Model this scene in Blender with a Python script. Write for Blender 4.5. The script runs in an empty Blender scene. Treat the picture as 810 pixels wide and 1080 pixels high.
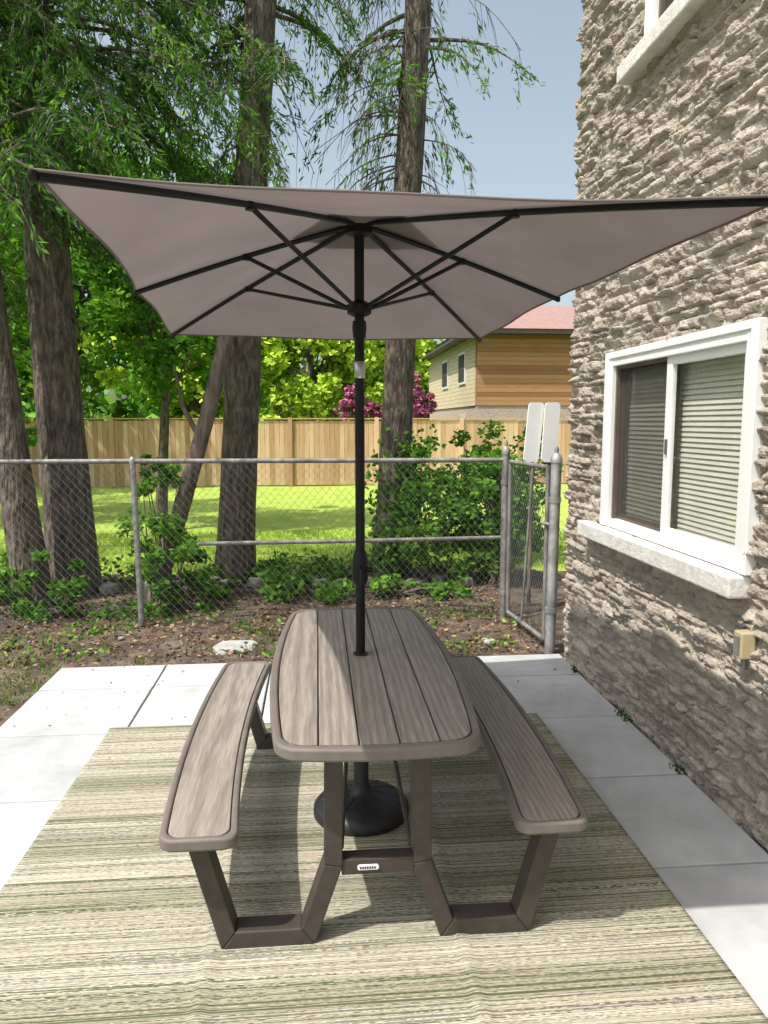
import bpy, bmesh, math, random
import numpy as np
from mathutils import Vector, Matrix
random.seed(7)
R = np.random.default_rng(11)
scene = bpy.context.scene
scene.view_settings.view_transform = 'Standard'
scene.view_settings.look = 'None'
scene.view_settings.exposure = 0

# ------------------------------------------------------------------ helpers
def empty(name, loc=(0, 0, 0)):
    e = bpy.data.objects.new(name, None)
    e.location = loc
    e.empty_display_size = 0.2
    scene.collection.objects.link(e)
    return e

def link(o, parent=None):
    scene.collection.objects.link(o)
    if parent is not None:
        o.parent = parent
        o.matrix_parent_inverse = Matrix.Translation(-Vector(parent.location))
    return o

def mesh(name, v, f, m, parent=None, smooth=False, tone=None):
    me = bpy.data.meshes.new(name)
    if isinstance(v, np.ndarray) and isinstance(f, np.ndarray):
        n, k = f.shape
        me.vertices.add(len(v)); me.vertices.foreach_set('co', v.astype(np.float32).ravel())
        me.loops.add(n * k); me.loops.foreach_set('vertex_index', f.astype(np.int32).ravel())
        me.polygons.add(n)
        me.polygons.foreach_set('loop_start', np.arange(0, n * k, k, dtype=np.int32))
        me.update(calc_edges=True)
    else:
        me.from_pydata([tuple(p) for p in v], [], [tuple(int(i) for i in q) for q in f])
    me.update()
    if tone is not None:
        a = me.attributes.new('tone', 'FLOAT', 'POINT')
        a.data.foreach_set('value', np.asarray(tone, dtype=np.float32))
    if smooth:
        me.polygons.foreach_set('use_smooth', [True] * len(me.polygons))
    me.materials.append(m)
    o = bpy.data.objects.new(name, me)
    return link(o, parent)

class Buf:
    """collects pieces into a single mesh"""
    def __init__(s): s.v = []; s.f = []; s.t = []; s.n = 0
    def add(s, v, f, tone=0.5):
        s.v += [tuple(p) for p in v]
        s.f += [tuple(i + s.n for i in q) for q in f]
        s.t += [tone] * len(v); s.n += len(v)
    def box(s, a, b, tone=0.5):
        x0, y0, z0 = a; x1, y1, z1 = b
        v = [(x0,y0,z0),(x1,y0,z0),(x1,y1,z0),(x0,y1,z0),(x0,y0,z1),(x1,y0,z1),(x1,y1,z1),(x0,y1,z1)]
        s.add(v, [(3,2,1,0),(4,5,6,7),(0,1,5,4),(1,2,6,5),(2,3,7,6),(3,0,4,7)], tone)
    def tube(s, pts, rad, sides=8, tone=0.5, cap=True):
        pts = [Vector(p) for p in pts]
        if not hasattr(rad, '__len__'): rad = [rad] * len(pts)
        v = []; f = []
        ref = None
        for i, p in enumerate(pts):
            d = (pts[min(i+1, len(pts)-1)] - pts[max(i-1, 0)]).normalized()
            if ref is None:
                ref = Vector((1, 0, 0)) if abs(d.x) < 0.8 else Vector((0, 1, 0))
            a = (ref - d * ref.dot(d)).normalized(); b = d.cross(a); ref = a
            for k in range(sides):
                t = 2 * math.pi * k / sides
                v.append(p + (a * math.cos(t) + b * math.sin(t)) * rad[i])
        for i in range(len(pts)-1):
            for k in range(sides):
                k2 = (k+1) % sides
                f.append((i*sides+k, i*sides+k2, (i+1)*sides+k2, (i+1)*sides+k))
        if cap:
            f.append(tuple(range(sides-1, -1, -1)))
            f.append(tuple((len(pts)-1)*sides + k for k in range(sides)))
        s.add(v, f, tone)
    def lathe(s, c, prof, sides=24, tone=0.5):
        v = []; f = []
        for r, z in prof:
            for k in range(sides):
                t = 2*math.pi*k/sides
                v.append((c[0]+r*math.cos(t), c[1]+r*math.sin(t), c[2]+z))
        for i in range(len(prof)-1):
            for k in range(sides):
                k2 = (k+1) % sides
                f.append((i*sides+k, i*sides+k2, (i+1)*sides+k2, (i+1)*sides+k))
        f.append(tuple(range(sides-1, -1, -1)))
        f.append(tuple((len(prof)-1)*sides+k for k in range(sides)))
        s.add(v, f, tone)
    def obj(s, name, m, parent=None, smooth=False, bevel=0, seg=2):
        o = mesh(name, s.v, s.f, m, parent, smooth, s.t)
        if bevel:
            md = o.modifiers.new('b', 'BEVEL'); md.width = bevel; md.segments = seg
            md.limit_method = 'ANGLE'; md.angle_limit = math.radians(40)
        if smooth:
            bpy.context.view_layer.objects.active = o
            try:
                o.data.set_sharp_from_angle(angle=math.radians(45))
            except Exception: pass
        return o

# ------------------------------------------------------------------ noise
def vnoise(x, y, seed=0):
    xi = np.floor(x).astype(np.int64); yi = np.floor(y).astype(np.int64)
    xf = x-xi; yf = y-yi
    u = xf*xf*(3-2*xf); w = yf*yf*(3-2*yf)
    def h(a, b):
        n = (a*374761393 + b*668265263 + seed*974634777) & 0x7fffffff
        n = ((n ^ (n >> 13))*1274126177) & 0x7fffffff
        return ((n ^ (n >> 16)) & 0xffff)/65535.0
    return (h(xi,yi)*(1-u)+h(xi+1,yi)*u)*(1-w)+(h(xi,yi+1)*(1-u)+h(xi+1,yi+1)*u)*w
def fbm(x, y, seed=0, o=4):
    s = 0; a = .5
    for i in range(o):
        s = s + a*(vnoise(x*2**i, y*2**i, seed+i*7)-.5)*2; a *= .5
    return s

# ------------------------------------------------------------------ materials
def nodes(m):
    m.use_nodes = True
    nt = m.node_tree
    return nt, nt.nodes, nt.links

def ramp(N, stops, interp='LINEAR'):
    r = N.new('ShaderNodeValToRGB'); r.color_ramp.interpolation = interp
    e = r.color_ramp.elements
    while len(e) < len(stops): e.new(0.5)
    for i, (p, c) in enumerate(stops):
        e[i].position = p; e[i].color = (*c, 1)
    return r

def mat(name, stops, scale=(5,5,5), rough=.7, bump=.0, bscale=None, metal=0, detail=4, dist=0.0,
        tone=False, tone_mix=.6, spec=.5, bdist=.01, big=None, nrough=.55):
    m = bpy.data.materials.new(name)
    nt, N, L = nodes(m)
    P = N['Principled BSDF']
    tc = N.new('ShaderNodeTexCoord')
    mp = N.new('ShaderNodeMapping'); mp.inputs['Scale'].default_value = scale
    L.new(tc.outputs['Object'], mp.inputs['Vector'])
    nz = N.new('ShaderNodeTexNoise'); nz.inputs['Scale'].default_value = 1
    nz.inputs['Detail'].default_value = detail; nz.inputs['Roughness'].default_value = nrough
    nz.inputs['Distortion'].default_value = dist
    L.new(mp.outputs[0], nz.inputs['Vector'])
    fac = nz.outputs['Fac']
    if tone:
        at = N.new('ShaderNodeAttribute'); at.attribute_name = 'tone'
        mx = N.new('ShaderNodeMix'); mx.data_type = 'FLOAT'; mx.inputs[0].default_value = tone_mix
        L.new(fac, mx.inputs[2]); L.new(at.outputs['Fac'], mx.inputs[3]); fac = mx.outputs[0]
    r = ramp(N, stops); L.new(fac, r.inputs[0])
    col = r.outputs[0]
    if big:   # large scale mottling (scale, dark multiplier)
        n2 = N.new('ShaderNodeTexNoise'); n2.inputs['Scale'].default_value = big[0]; n2.inputs['Detail'].default_value = 3
        L.new(tc.outputs['Object'], n2.inputs['Vector'])
        r2 = ramp(N, [(.35, (big[1],)*3), (.65, (1,1,1))]); L.new(n2.outputs['Fac'], r2.inputs[0])
        mm = N.new('ShaderNodeMix'); mm.data_type = 'RGBA'; mm.blend_type = 'MULTIPLY'; mm.inputs[0].default_value = 1
        L.new(col, mm.inputs[6]); L.new(r2.outputs[0], mm.inputs[7]); col = mm.outputs[2]
    L.new(col, P.inputs['Base Color'])
    P.inputs['Roughness'].default_value = rough
    P.inputs['Metallic'].default_value = metal
    P.inputs['Specular IOR Level'].default_value = spec
    if bump:
        b = N.new('ShaderNodeBump'); b.inputs['Strength'].default_value = bump; b.inputs['Distance'].default_value = bdist
        if bscale:
            m2 = N.new('ShaderNodeMapping'); m2.inputs['Scale'].default_value = bscale
            L.new(tc.outputs['Object'], m2.inputs['Vector'])
            n3 = N.new('ShaderNodeTexNoise'); n3.inputs['Scale'].default_value = 1; n3.inputs['Detail'].default_value = 3
            L.new(m2.outputs[0], n3.inputs['Vector']); L.new(n3.outputs['Fac'], b.inputs['Height'])
        else: L.new(nz.outputs['Fac'], b.inputs['Height'])
        L.new(b.outputs[0], P.inputs['Normal'])
    return m

def leafmat(name, stops, trans=.35, rough=.6):
    m = bpy.data.materials.new(name)
    nt, N, L = nodes(m)
    out = N['Material Output']; N.remove(N['Principled BSDF'])
    at = N.new('ShaderNodeAttribute'); at.attribute_name = 'tone'
    r = ramp(N, stops); L.new(at.outputs['Fac'], r.inputs[0])
    P = N.new('ShaderNodeBsdfDiffuse'); L.new(r.outputs[0], P.inputs['Color'])
    if trans > 0:
        t = N.new('ShaderNodeBsdfTranslucent')
        g = N.new('ShaderNodeMix'); g.data_type = 'RGBA'; g.blend_type = 'MULTIPLY'; g.inputs[0].default_value = 1
        L.new(r.outputs[0], g.inputs[6]); g.inputs[7].default_value = (1.3, 1.5, .6, 1)
        L.new(g.outputs[2], t.inputs['Color'])
        ms = N.new('ShaderNodeMixShader'); ms.inputs[0].default_value = trans
        L.new(P.outputs[0], ms.inputs[1]); L.new(t.outputs[0], ms.inputs[2]); L.new(ms.outputs[0], out.inputs[0])
    else: L.new(P.outputs[0], out.inputs[0])
    return m

M = {}
M['ground'] = mat('ground_grass', [(.3,(.07,.11,.02)),(.7,(.15,.22,.04))], (3,3,3), .95, .6, (40,40,40), bdist=.03)
M['lawn'] = mat('lawn_grass', [(.25,(.25,.39,.04)),(.75,(.47,.58,.10))], (2.5,2.5,2.5), .95, .7, (60,60,60), bdist=.03, detail=6)
M['dirt'] = mat('dirt', [(.25,(.045,.032,.023)),(.5,(.125,.09,.063)),(.75,(.26,.205,.15))], (7,7,7), .95, 1, (35,35,35), bdist=.03, detail=6, big=(1.4,.6))
M['paver'] = mat('paver_concrete', [(.3,(.42,.435,.44)),(.7,(.565,.575,.57))], (9,9,9), .85, .35, (120,120,120), bdist=.004, tone=True, tone_mix=.35, big=(2.2,.80), detail=6)
M['bed'] = mat('joint_soil', [(.3,(.03,.025,.018)),(.7,(.09,.075,.055))], (20,20,20), .95)
M['bark'] = mat('bark', [(.3,(.034,.027,.021)),(.48,(.12,.096,.075)),(.7,(.27,.225,.18))], (22,22,6), .95, 1, (34,34,8), bdist=.05, detail=6, nrough=.65)
M['bark2'] = mat('bark_pale', [(.3,(.06,.045,.035)),(.7,(.24,.19,.145))], (20,20,4), .9, 1, (30,30,6), bdist=.02)
M['conifer'] = leafmat('conifer_needles', [(0,(.020,.052,.016)),(.5,(.068,.160,.036)),(.85,(.15,.31,.05)),(1,(.24,.42,.07))], .3)
M['leaf'] = leafmat('green_leaves', [(0,(.030,.08,.016)),(.5,(.10,.235,.035)),(1,(.23,.43,.06))], .3)
M['leaf_dark'] = leafmat('dark_leaves', [(0,(.014,.04,.012)),(.5,(.040,.11,.022)),(1,(.10,.23,.04))], 0)
M['leaf_bright'] = leafmat('bright_leaves', [(0,(.17,.28,.025)),(.5,(.37,.55,.05)),(1,(.58,.72,.10))], 0)
M['leaf_far'] = leafmat('far_leaves', [(0,(.04,.10,.02)),(.5,(.13,.30,.04)),(1,(.30,.50,.07))], 0)
M['pink'] = leafmat('pink_blossom', [(0,(.16,.04,.08)),(.5,(.42,.12,.22)),(1,(.66,.28,.40))], 0)
M['litter'] = leafmat('dry_leaves', [(0,(.06,.035,.02)),(.5,(.20,.13,.07)),(1,(.42,.30,.19))], 0)
M['galv'] = mat('galvanised_steel', [(.3,(.34,.34,.34)),(.7,(.52,.52,.51))], (12,12,12), .5, metal=.5, big=(6,.7))
M['wire'] = mat('fence_wire', [(.3,(.15,.15,.145)),(.7,(.30,.30,.29))], (8,8,8), .5, metal=.3)
M['galv_old'] = mat('weathered_pipe', [(.3,(.14,.135,.125)),(.7,(.33,.32,.30))], (14,14,6), .65, .3, metal=.3)
M['cedar'] = mat('cedar_boards', [(.2,(.37,.205,.12)),(.5,(.56,.35,.225)),(.8,(.73,.51,.36))], (9,9,1.2), .85, .4, (40,40,4), tone=True, tone_mix=.5)
M['stone'] = mat('split_stone', [(.2,(.24,.198,.155)),(.42,(.375,.322,.262)),(.6,(.475,.415,.345)),(.85,(.60,.54,.46))], (14,14,20), .95, 1.0, (60,60,95), bdist=.014, tone=True, tone_mix=.24, detail=6, big=(2.5,.85))
M['white'] = mat('white_paint', [(.3,(.76,.76,.76)),(.7,(.83,.83,.82))], (6,6,6), .5, .15, (60,60,60), bdist=.002)
M['sill'] = mat('sill_stone', [(.3,(.56,.54,.50)),(.7,(.75,.74,.70))], (18,18,18), .8, .8, (50,50,50), bdist=.006)
M['sash'] = mat('brown_sash', [(.3,(.095,.072,.058)),(.7,(.14,.11,.09))], (8,8,8), .5)
M['blind'] = mat('blind_slats', [(.3,(.60,.58,.51)),(.7,(.70,.68,.60))], (4,4,4), .6)
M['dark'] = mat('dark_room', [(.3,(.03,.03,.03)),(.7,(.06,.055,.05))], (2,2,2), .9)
M['frame'] = mat('bronze_powder_coat', [(.3,(.042,.034,.027)),(.7,(.060,.049,.040))], (30,30,30), .5, .12, (300,300,300), bdist=.001)
M['black'] = mat('black_metal', [(.3,(.006,.006,.007)),(.7,(.012,.012,.013))], (20,20,20), .45, spec=.25)
M['blackplastic'] = mat('black_plastic', [(.3,(.010,.010,.011)),(.7,(.020,.020,.021))], (30,30,30), .5, .3, (150,150,150), bdist=.002)
M['chrome'] = mat('chrome_collar', [(.3,(.35,.35,.35)),(.7,(.5,.5,.5))], (5,5,5), .25, metal=1)
M['rim'] = mat('taupe_rim', [(.3,(.135,.116,.100)),(.7,(.175,.152,.133))], (14,14,14), .6, .2, (250,250,250), bdist=.001)
M['rock'] = mat('rock', [(.3,(.17,.155,.14)),(.7,(.36,.34,.31))], (9,9,9), .9, .8, (25,25,25), bdist=.02)
M['flag'] = mat('pale_rock', [(.3,(.30,.29,.27)),(.7,(.5,.48,.45))], (9,9,9), .9, .8, (25,25,25), bdist=.02)
M['siding'] = mat('wood_siding', [(.3,(.30,.145,.06)),(.7,(.48,.26,.115))], (2,2,14), .8, .3, tone=True, tone_mix=.5)
M['siding_pale'] = mat('pale_siding', [(.3,(.60,.50,.33)),(.7,(.72,.62,.43))], (2,2,10), .8)
M['brickpale'] = mat('pale_brick', [(.3,(.38,.30,.24)),(.7,(.58,.49,.42))], (6,6,14), .9, .5)
M['roof'] = mat('roof_shingle', [(.3,(.26,.155,.13)),(.7,(.37,.235,.205))], (5,5,14), .9, .4)
M['beige'] = mat('beige_plastic', [(.3,(.42,.34,.20)),(.7,(.5,.42,.26))], (8,8,8), .5)

# wood-grain plank
def plank_mat():
    m = bpy.data.materials.new('faux_wood_plank'); nt, N, L = nodes(m); P = N['Principled BSDF']
    tc = N.new('ShaderNodeTexCoord')
    at = N.new('ShaderNodeAttribute'); at.attribute_name = 'tone'
    off = N.new('ShaderNodeVectorMath'); off.operation = 'MULTIPLY_ADD'
    cmb = N.new('ShaderNodeCombineXYZ')
    for i in range(3): L.new(at.outputs['Fac'], cmb.inputs[i])
    L.new(cmb.outputs[0], off.inputs[0]); off.inputs[1].default_value = (3, 17, 5)
    L.new(tc.outputs['Object'], off.inputs[2])
    mp = N.new('ShaderNodeMapping'); mp.inputs['Scale'].default_value = (9, 1.1, 9); L.new(off.outputs[0], mp.inputs[0])
    w = N.new('ShaderNodeTexWave'); w.wave_type = 'RINGS'; w.rings_direction='Y'; w.inputs['Scale'].default_value = 2.6
    w.inputs['Distortion'].default_value = 5; w.inputs['Detail'].default_value = 3; w.inputs['Detail Scale'].default_value = .7
    L.new(mp.outputs[0], w.inputs['Vector'])
    mp2 = N.new('ShaderNodeMapping'); mp2.inputs['Scale'].default_value = (150, 7, 60); L.new(off.outputs[0], mp2.inputs[0])
    n = N.new('ShaderNodeTexNoise'); n.inputs['Scale'].default_value = 1; n.inputs['Detail'].default_value = 4; L.new(mp2.outputs[0], n.inputs[0])
    mx = N.new('ShaderNodeMix'); mx.data_type = 'FLOAT'; mx.inputs[0].default_value = .76
    L.new(w.outputs['Fac'], mx.inputs[2]); L.new(n.outputs['Fac'], mx.inputs[3])
    r = ramp(N, [(.2,(.155,.130,.109)),(.5,(.24,.207,.176)),(.8,(.355,.314,.272))]); L.new(mx.outputs[0], r.inputs[0])
    L.new(r.outputs[0], P.inputs['Base Color']); P.inputs['Roughness'].default_value = .55
    b = N.new('ShaderNodeBump'); b.inputs['Strength'].default_value = .5; b.inputs['Distance'].default_value = .002
    L.new(mx.outputs[0], b.inputs['Height']); L.new(b.outputs[0], P.inputs['Normal'])
    return m
M['plank'] = plank_mat()

def rug_mat():
    m = bpy.data.materials.new('woven_rug'); nt, N, L = nodes(m); P = N['Principled BSDF']
    tc = N.new('ShaderNodeTexCoord')
    def nz(scale, det=2, rough=.5):
        mp = N.new('ShaderNodeMapping'); mp.inputs['Scale'].default_value = scale; L.new(tc.outputs['Object'], mp.inputs[0])
        n = N.new('ShaderNodeTexNoise'); n.inputs['Scale'].default_value = 1; n.inputs['Detail'].default_value = det
        n.inputs['Roughness'].default_value = rough
        L.new(mp.outputs[0], n.inputs[0]); return n.outputs['Fac']
    def mul(a, b, f=1):
        mm = N.new('ShaderNodeMix'); mm.data_type = 'RGBA'; mm.blend_type = 'MULTIPLY'; mm.inputs[0].default_value = f
        L.new(a, mm.inputs[6]); L.new(b, mm.inputs[7]); return mm.outputs[2]
    cream = (.55,.505,.41); beige = (.38,.335,.255); green = (.135,.155,.090); grey = (.20,.195,.17); brown = (.135,.105,.070)
    a = nz((.05, 24, .01), 3, .62)          # full-width stripes
    c = nz((45, 150, 1), 1)                 # woven dashes breaking the stripes
    ad = N.new('ShaderNodeMath'); ad.operation = 'MULTIPLY_ADD'; ad.inputs[1].default_value = .05
    L.new(c, ad.inputs[0]); L.new(a, ad.inputs[2])
    sb = N.new('ShaderNodeMath'); sb.operation = 'SUBTRACT'; sb.inputs[1].default_value = .025; L.new(ad.outputs[0], sb.inputs[0])
    r = ramp(N, [(0,brown),(.30,green),(.37,beige),(.40,cream),(.435,green),(.462,cream),(.495,grey),(.515,cream),(.55,green),(.575,cream),(.61,beige),(.635,green),(.68,brown),(.70,cream)], 'CONSTANT')
    L.new(sb.outputs[0], r.inputs[0])
    r2 = ramp(N, [(.40,(.62,.62,.58)),(.54,(1.0,1.0,1.0))]); L.new(c, r2.inputs[0])
    g = nz((3, 230, 1), 1)
    r4 = ramp(N, [(.38,(.75,.75,.72)),(.55,(1.0,1.0,1.0))]); L.new(g, r4.inputs[0])
    col = mul(mul(r.outputs[0], r2.outputs[0], .7), r4.outputs[0], .7)
    d = nz((.05, 5.5, .01), 2)
    r3 = ramp(N, [(.42,(.72,.74,.67)),(.54,(1.0,1.0,1.0))]); L.new(d, r3.inputs[0])
    col = mul(col, r3.outputs[0])
    L.new(col, P.inputs['Base Color']); P.inputs['Roughness'].default_value = .8
    P.inputs['Specular IOR Level'].default_value = .25
    b = N.new('ShaderNodeBump'); b.inputs['Strength'].default_value = .6; b.inputs['Distance'].default_value = .003
    L.new(c, b.inputs['Height']); L.new(b.outputs[0], P.inputs['Normal'])
    return m
M['rug'] = rug_mat()

def fabric_mat():
    m = bpy.data.materials.new('canopy_fabric'); nt, N, L = nodes(m); P = N['Principled BSDF']; out = N['Material Output']
    tc = N.new('ShaderNodeTexCoord')
    n = N.new('ShaderNodeTexNoise'); n.inputs['Scale'].default_value = 3; n.inputs['Detail'].default_value = 5; L.new(tc.outputs['Object'], n.inputs[0])
    r = ramp(N, [(.3,(.205,.172,.170)),(.7,(.245,.207,.205))]); L.new(n.outputs['Fac'], r.inputs[0])
    L.new(r.outputs[0], P.inputs['Base Color']); P.inputs['Roughness'].default_value = .85
    P.inputs['Specular IOR Level'].default_value = .2
    n2 = N.new('ShaderNodeTexNoise'); n2.inputs['Scale'].default_value = 500; L.new(tc.outputs['Object'], n2.inputs[0])
    b = N.new('ShaderNodeBump'); b.inputs['Strength'].default_value = .2; b.inputs['Distance'].default_value = .001
    L.new(n2.outputs['Fac'], b.inputs['Height']); L.new(b.outputs[0], P.inputs['Normal'])
    t = N.new('ShaderNodeBsdfTranslucent'); L.new(r.outputs[0], t.inputs[0])
    ms = N.new('ShaderNodeMixShader'); ms.inputs[0].default_value = .25
    L.new(P.outputs[0], ms.inputs[1]); L.new(t.outputs[0], ms.inputs[2]); L.new(ms.outputs[0], out.inputs[0])
    return m
M['fabric'] = fabric_mat()

def glass_mat():
    m = bpy.data.materials.new('window_glass'); nt, N, L = nodes(m); out = N['Material Output']
    N.remove(N['Principled BSDF'])
    g = N.new('ShaderNodeBsdfGlossy'); g.inputs['Roughness'].default_value = .02; g.inputs['Color'].default_value = (.9,.93,.95,1)
    t = N.new('ShaderNodeBsdfTransparent'); t.inputs[0].default_value = (.92,.94,.92,1)
    lw = N.new('ShaderNodeLayerWeight'); lw.inputs[0].default_value = .5
    p = N.new('ShaderNodeMath'); p.operation = 'POWER'; p.inputs[1].default_value = 3.5; L.new(lw.outputs['Facing'], p.inputs[0])
    q = N.new('ShaderNodeMath'); q.operation = 'MULTIPLY_ADD'; q.inputs[1].default_value = .7; q.inputs[2].default_value = .05; L.new(p.outputs[0], q.inputs[0])
    ms = N.new('ShaderNodeMixShader'); L.new(q.outputs[0], ms.inputs[0])
    L.new(t.outputs[0], ms.inputs[1]); L.new(g.outputs[0], ms.inputs[2]); L.new(ms.outputs[0], out.inputs[0])
    return m
M['glass'] = glass_mat()
def screen_mat():
    m = bpy.data.materials.new('insect_screen'); nt, N, L = nodes(m); out = N['Material Output']
    N.remove(N['Principled BSDF'])
    tc = N.new('ShaderNodeTexCoord'); n = N.new('ShaderNodeTexNoise'); n.inputs['Scale'].default_value = 400; L.new(tc.outputs['Object'], n.inputs[0])
    r = ramp(N, [(.3,(.06,.055,.05)),(.7,(.10,.09,.08))]); L.new(n.outputs['Fac'], r.inputs[0])
    d = N.new('ShaderNodeBsdfDiffuse'); L.new(r.outputs[0], d.inputs[0]); t = N.new('ShaderNodeBsdfTransparent')
    ms = N.new('ShaderNodeMixShader'); ms.inputs[0].default_value = .5
    L.new(t.outputs[0], ms.inputs[1]); L.new(d.outputs[0], ms.inputs[2]); L.new(ms.outputs[0], out.inputs[0])
    return m
M['screen'] = screen_mat()

# ------------------------------------------------------------------ camera, sun, sky
cam = bpy.data.cameras.new('camera'); co = bpy.data.objects.new('camera', cam); scene.collection.objects.link(co)
cam.sensor_fit = 'VERTICAL'; cam.sensor_height = 24; cam.lens = 24*790/1080
cam.clip_end = 3000
co.location = (0, 0, 1.75)
co.rotation_euler = (math.radians(90-6.8), 0, math.radians(-5.07))
scene.camera = co

sd = Vector((.47, .30, -1)).normalized()
sl = bpy.data.lights.new('sun', 'SUN'); sl.energy = 5.0; sl.angle = math.radians(.53); sl.color = (1, .955, .88)
so = bpy.data.objects.new('sun', sl); scene.collection.objects.link(so)
so.rotation_euler = sd.to_track_quat('-Z', 'Y').to_euler(); so.location = (-5, -3, 12)
w = bpy.data.worlds.new('World'); scene.world = w; w.use_nodes = True
wn = w.node_tree.nodes; wl = w.node_tree.links
sky = wn.new('ShaderNodeTexSky'); sky.sky_type = 'NISHITA'; sky.sun_disc = False
sky.sun_elevation = math.asin(-sd.z); sky.sun_rotation = math.atan2(-sd.x, -sd.y) % (2*math.pi)
sky.air_density = 1.0; sky.dust_density = 4.0; sky.ozone_density = 1.0
hsv = wn.new('ShaderNodeHueSaturation'); hsv.inputs['Hue'].default_value = .475; hsv.inputs['Saturation'].default_value = .60; hsv.inputs['Value'].default_value = 1.42
wl.new(sky.outputs[0], hsv.inputs['Color'])
wl.new(hsv.outputs[0], wn['Background'].inputs[0]); wn['Background'].inputs[1].default_value = .15

# ------------------------------------------------------------------ ground
mesh('ground', [(-400,-300,-.06),(400,-300,-.06),(400,900,-.06),(-400,900,-.06)], [(0,1,2,3)], M['ground'])
def sheet(name, x0, x1, y0, y1, step, zf, m, parent=None):
    xs = np.arange(x0, x1+step*.5, step); ys = np.arange(y0, y1+step*.5, step)
    X, Y = np.meshgrid(xs, ys); Z = zf(X, Y)
    v = np.stack([X.ravel(), Y.ravel(), Z.ravel()], 1)
    nx = len(xs); i, j = np.meshgrid(np.arange(nx-1), np.arange(len(ys)-1)); a = (j*nx+i).ravel()
    return mesh(name, v, np.stack([a, a+1, a+1+nx, a+nx], 1), m, parent, True)
def dirt_z(X, Y):
    e = np.clip((Y-5.42)*3, 0, 1)*.03
    e2 = np.clip((-1.9-X)*3, 0, 1)*.03
    return -.04 + np.maximum(np.where(Y > 5.42, e, 0), e2) + .03*(fbm(X*1.7, Y*1.7, 3)) * (np.maximum(e, e2) > .01) + .012*fbm(X*9, Y*9, 5)
sheet('dirt', -9, 6, 2.2, 8.9, .05, dirt_z, M['dirt'])
sheet('lawn', -26, 14, 8.6, 23, .2, lambda X, Y: -.015+.02*fbm(X*.8, Y*.8, 2), M['lawn'])

# pavers
pat = empty('patio', (0, 3, 0))
pb = Buf(); pb.box((-1.85,-2.5,-.055),(1.84,5.40,-.022)); pb.obj('joint_bed', M['bed'], pat)
pb = Buf()
xs = [-1.86,-1.11,-.35,.41,1.15,1.83]; ys = [5.42,4.95,4.20,3.44,2.68,1.92,1.16,.4,-.36,-1.12,-1.88,-2.6]
for i in range(5):
    for j in range(11):
        g = .006
        dz = [random.uniform(-.003,.003) for _ in range(4)]
        x0, x1, y1, y0 = xs[i]+g, xs[i+1]-g, ys[j]-g, ys[j+1]+g
        v = [(x0,y0,-.05),(x1,y0,-.05),(x1,y1,-.05),(x0,y1,-.05),(x0,y0,-.003+dz[0]*.6),(x1,y0,-.003+dz[1]*.6),(x1,y1,-.003+dz[2]*.6),(x0,y1,-.003+dz[3]*.6)]
        pb.add(v, [(3,2,1,0),(4,5,6,7),(0,1,5,4),(1,2,6,5),(2,3,7,6),(3,0,4,7)], random.random())
pb.obj('paving_slabs', M['paver'], pat, bevel=.006)

# rug
def rug_z(X, Y):
    z = .006 + .0025*fbm(X*2.2, Y*2.2, 9)
    for fx in (-.37, .47): z = z + .009*np.exp(-((X-fx)/.02)**2)
    z = z + .006*np.exp(-((Y-4.235)/.02)**2)*(vnoise(X*5, Y*0, 4))
    return z
rx = sheet('outdoor_rug', -1.2, 1.3, .9, 4.24, .02, rug_z, M['rug'])
sm = rx.modifiers.new('t', 'SOLIDIFY'); sm.thickness = .004; sm.offset = 1

# ------------------------------------------------------------------ picnic table
CX, CY = .188, 3.125
tab = empty('picnic_table', (CX, CY, 0))
def rrect(hw, hl, r, n=7, m=24):
    pts = []
    for cx, cy, a0 in ((hw-r, hl-r, 0), (-hw+r, hl-r, 90), (-hw+r, -hl+r, 180), (hw-r, -hl+r, 270)):
        for k in range(n+1):
            a = math.radians(a0+90*k/n); pts.append((cx+r*math.cos(a), cy+r*math.sin(a)))
    out = []
    for i in range(len(pts)):
        p = pts[i]; q = pts[(i+1) % len(pts)]; out.append(p)
        d = math.hypot(q[0]-p[0], q[1]-p[1])
        if d > .1:
            k = max(2, int(d/.07))
            for t in range(1, k): out.append((p[0]+(q[0]-p[0])*t/k, p[1]+(q[1]-p[1])*t/k))
    return out
def fmap_table(p):
    x, y = p
    s = 1.0 - .165*(y/.905)**2
    return (CX + x*s, CY + y + math.copysign(.035, y)*(1-(x/.39)**2)*abs(y/.905)**4)
def fmap_bench(side):
    def f(p):
        x, y = p
        return (CX + side*(.575+.045*(1-(y/.9)**2)) + x, CY+.03 + y)
    return f
def ring(buf, outer, inner, z0, z1, tone=.5):
    n = len(outer)
    v = [(x,y,z0) for x,y in outer]+[(x,y,z1) for x,y in outer]+[(x,y,z1) for x,y in inner]+[(x,y,z0) for x,y in inner]
    f = []
    for i in range(n):
        j = (i+1) % n
        f += [(i,j,n+j,n+i),(n+i,n+j,2*n+j,2*n+i),(2*n+i,2*n+j,3*n+j,3*n+i),(3*n+i,3*n+j,j,i)]
    buf.add(v, f, tone)
def slab(buf, poly, z0, z1, tone=.5):
    n = len(poly)
    v = [(x,y,z0) for x,y in poly]+[(x,y,z1) for x,y in poly]
    f = [tuple(range(n-1,-1,-1)), tuple(range(n,2*n))]+[(i,(i+1)%n,n+(i+1)%n,n+i) for i in range(n)]
    buf.add(v, f, tone)
def clip(poly, ax, lim, keep_gt):
    out = []
    ins = lambda p: (p[0] >= lim) if keep_gt else (p[0] <= lim)
    for i in range(len(poly)):
        p = poly[i]; q = poly[(i+1) % len(poly)]
        if ins(p): out.append(p)
        if ins(p) != ins(q):
            t = (lim-p[0])/(q[0]-p[0]); out.append((lim, p[1]+(q[1]-p[1])*t))
    return out
ZT = .742
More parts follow.
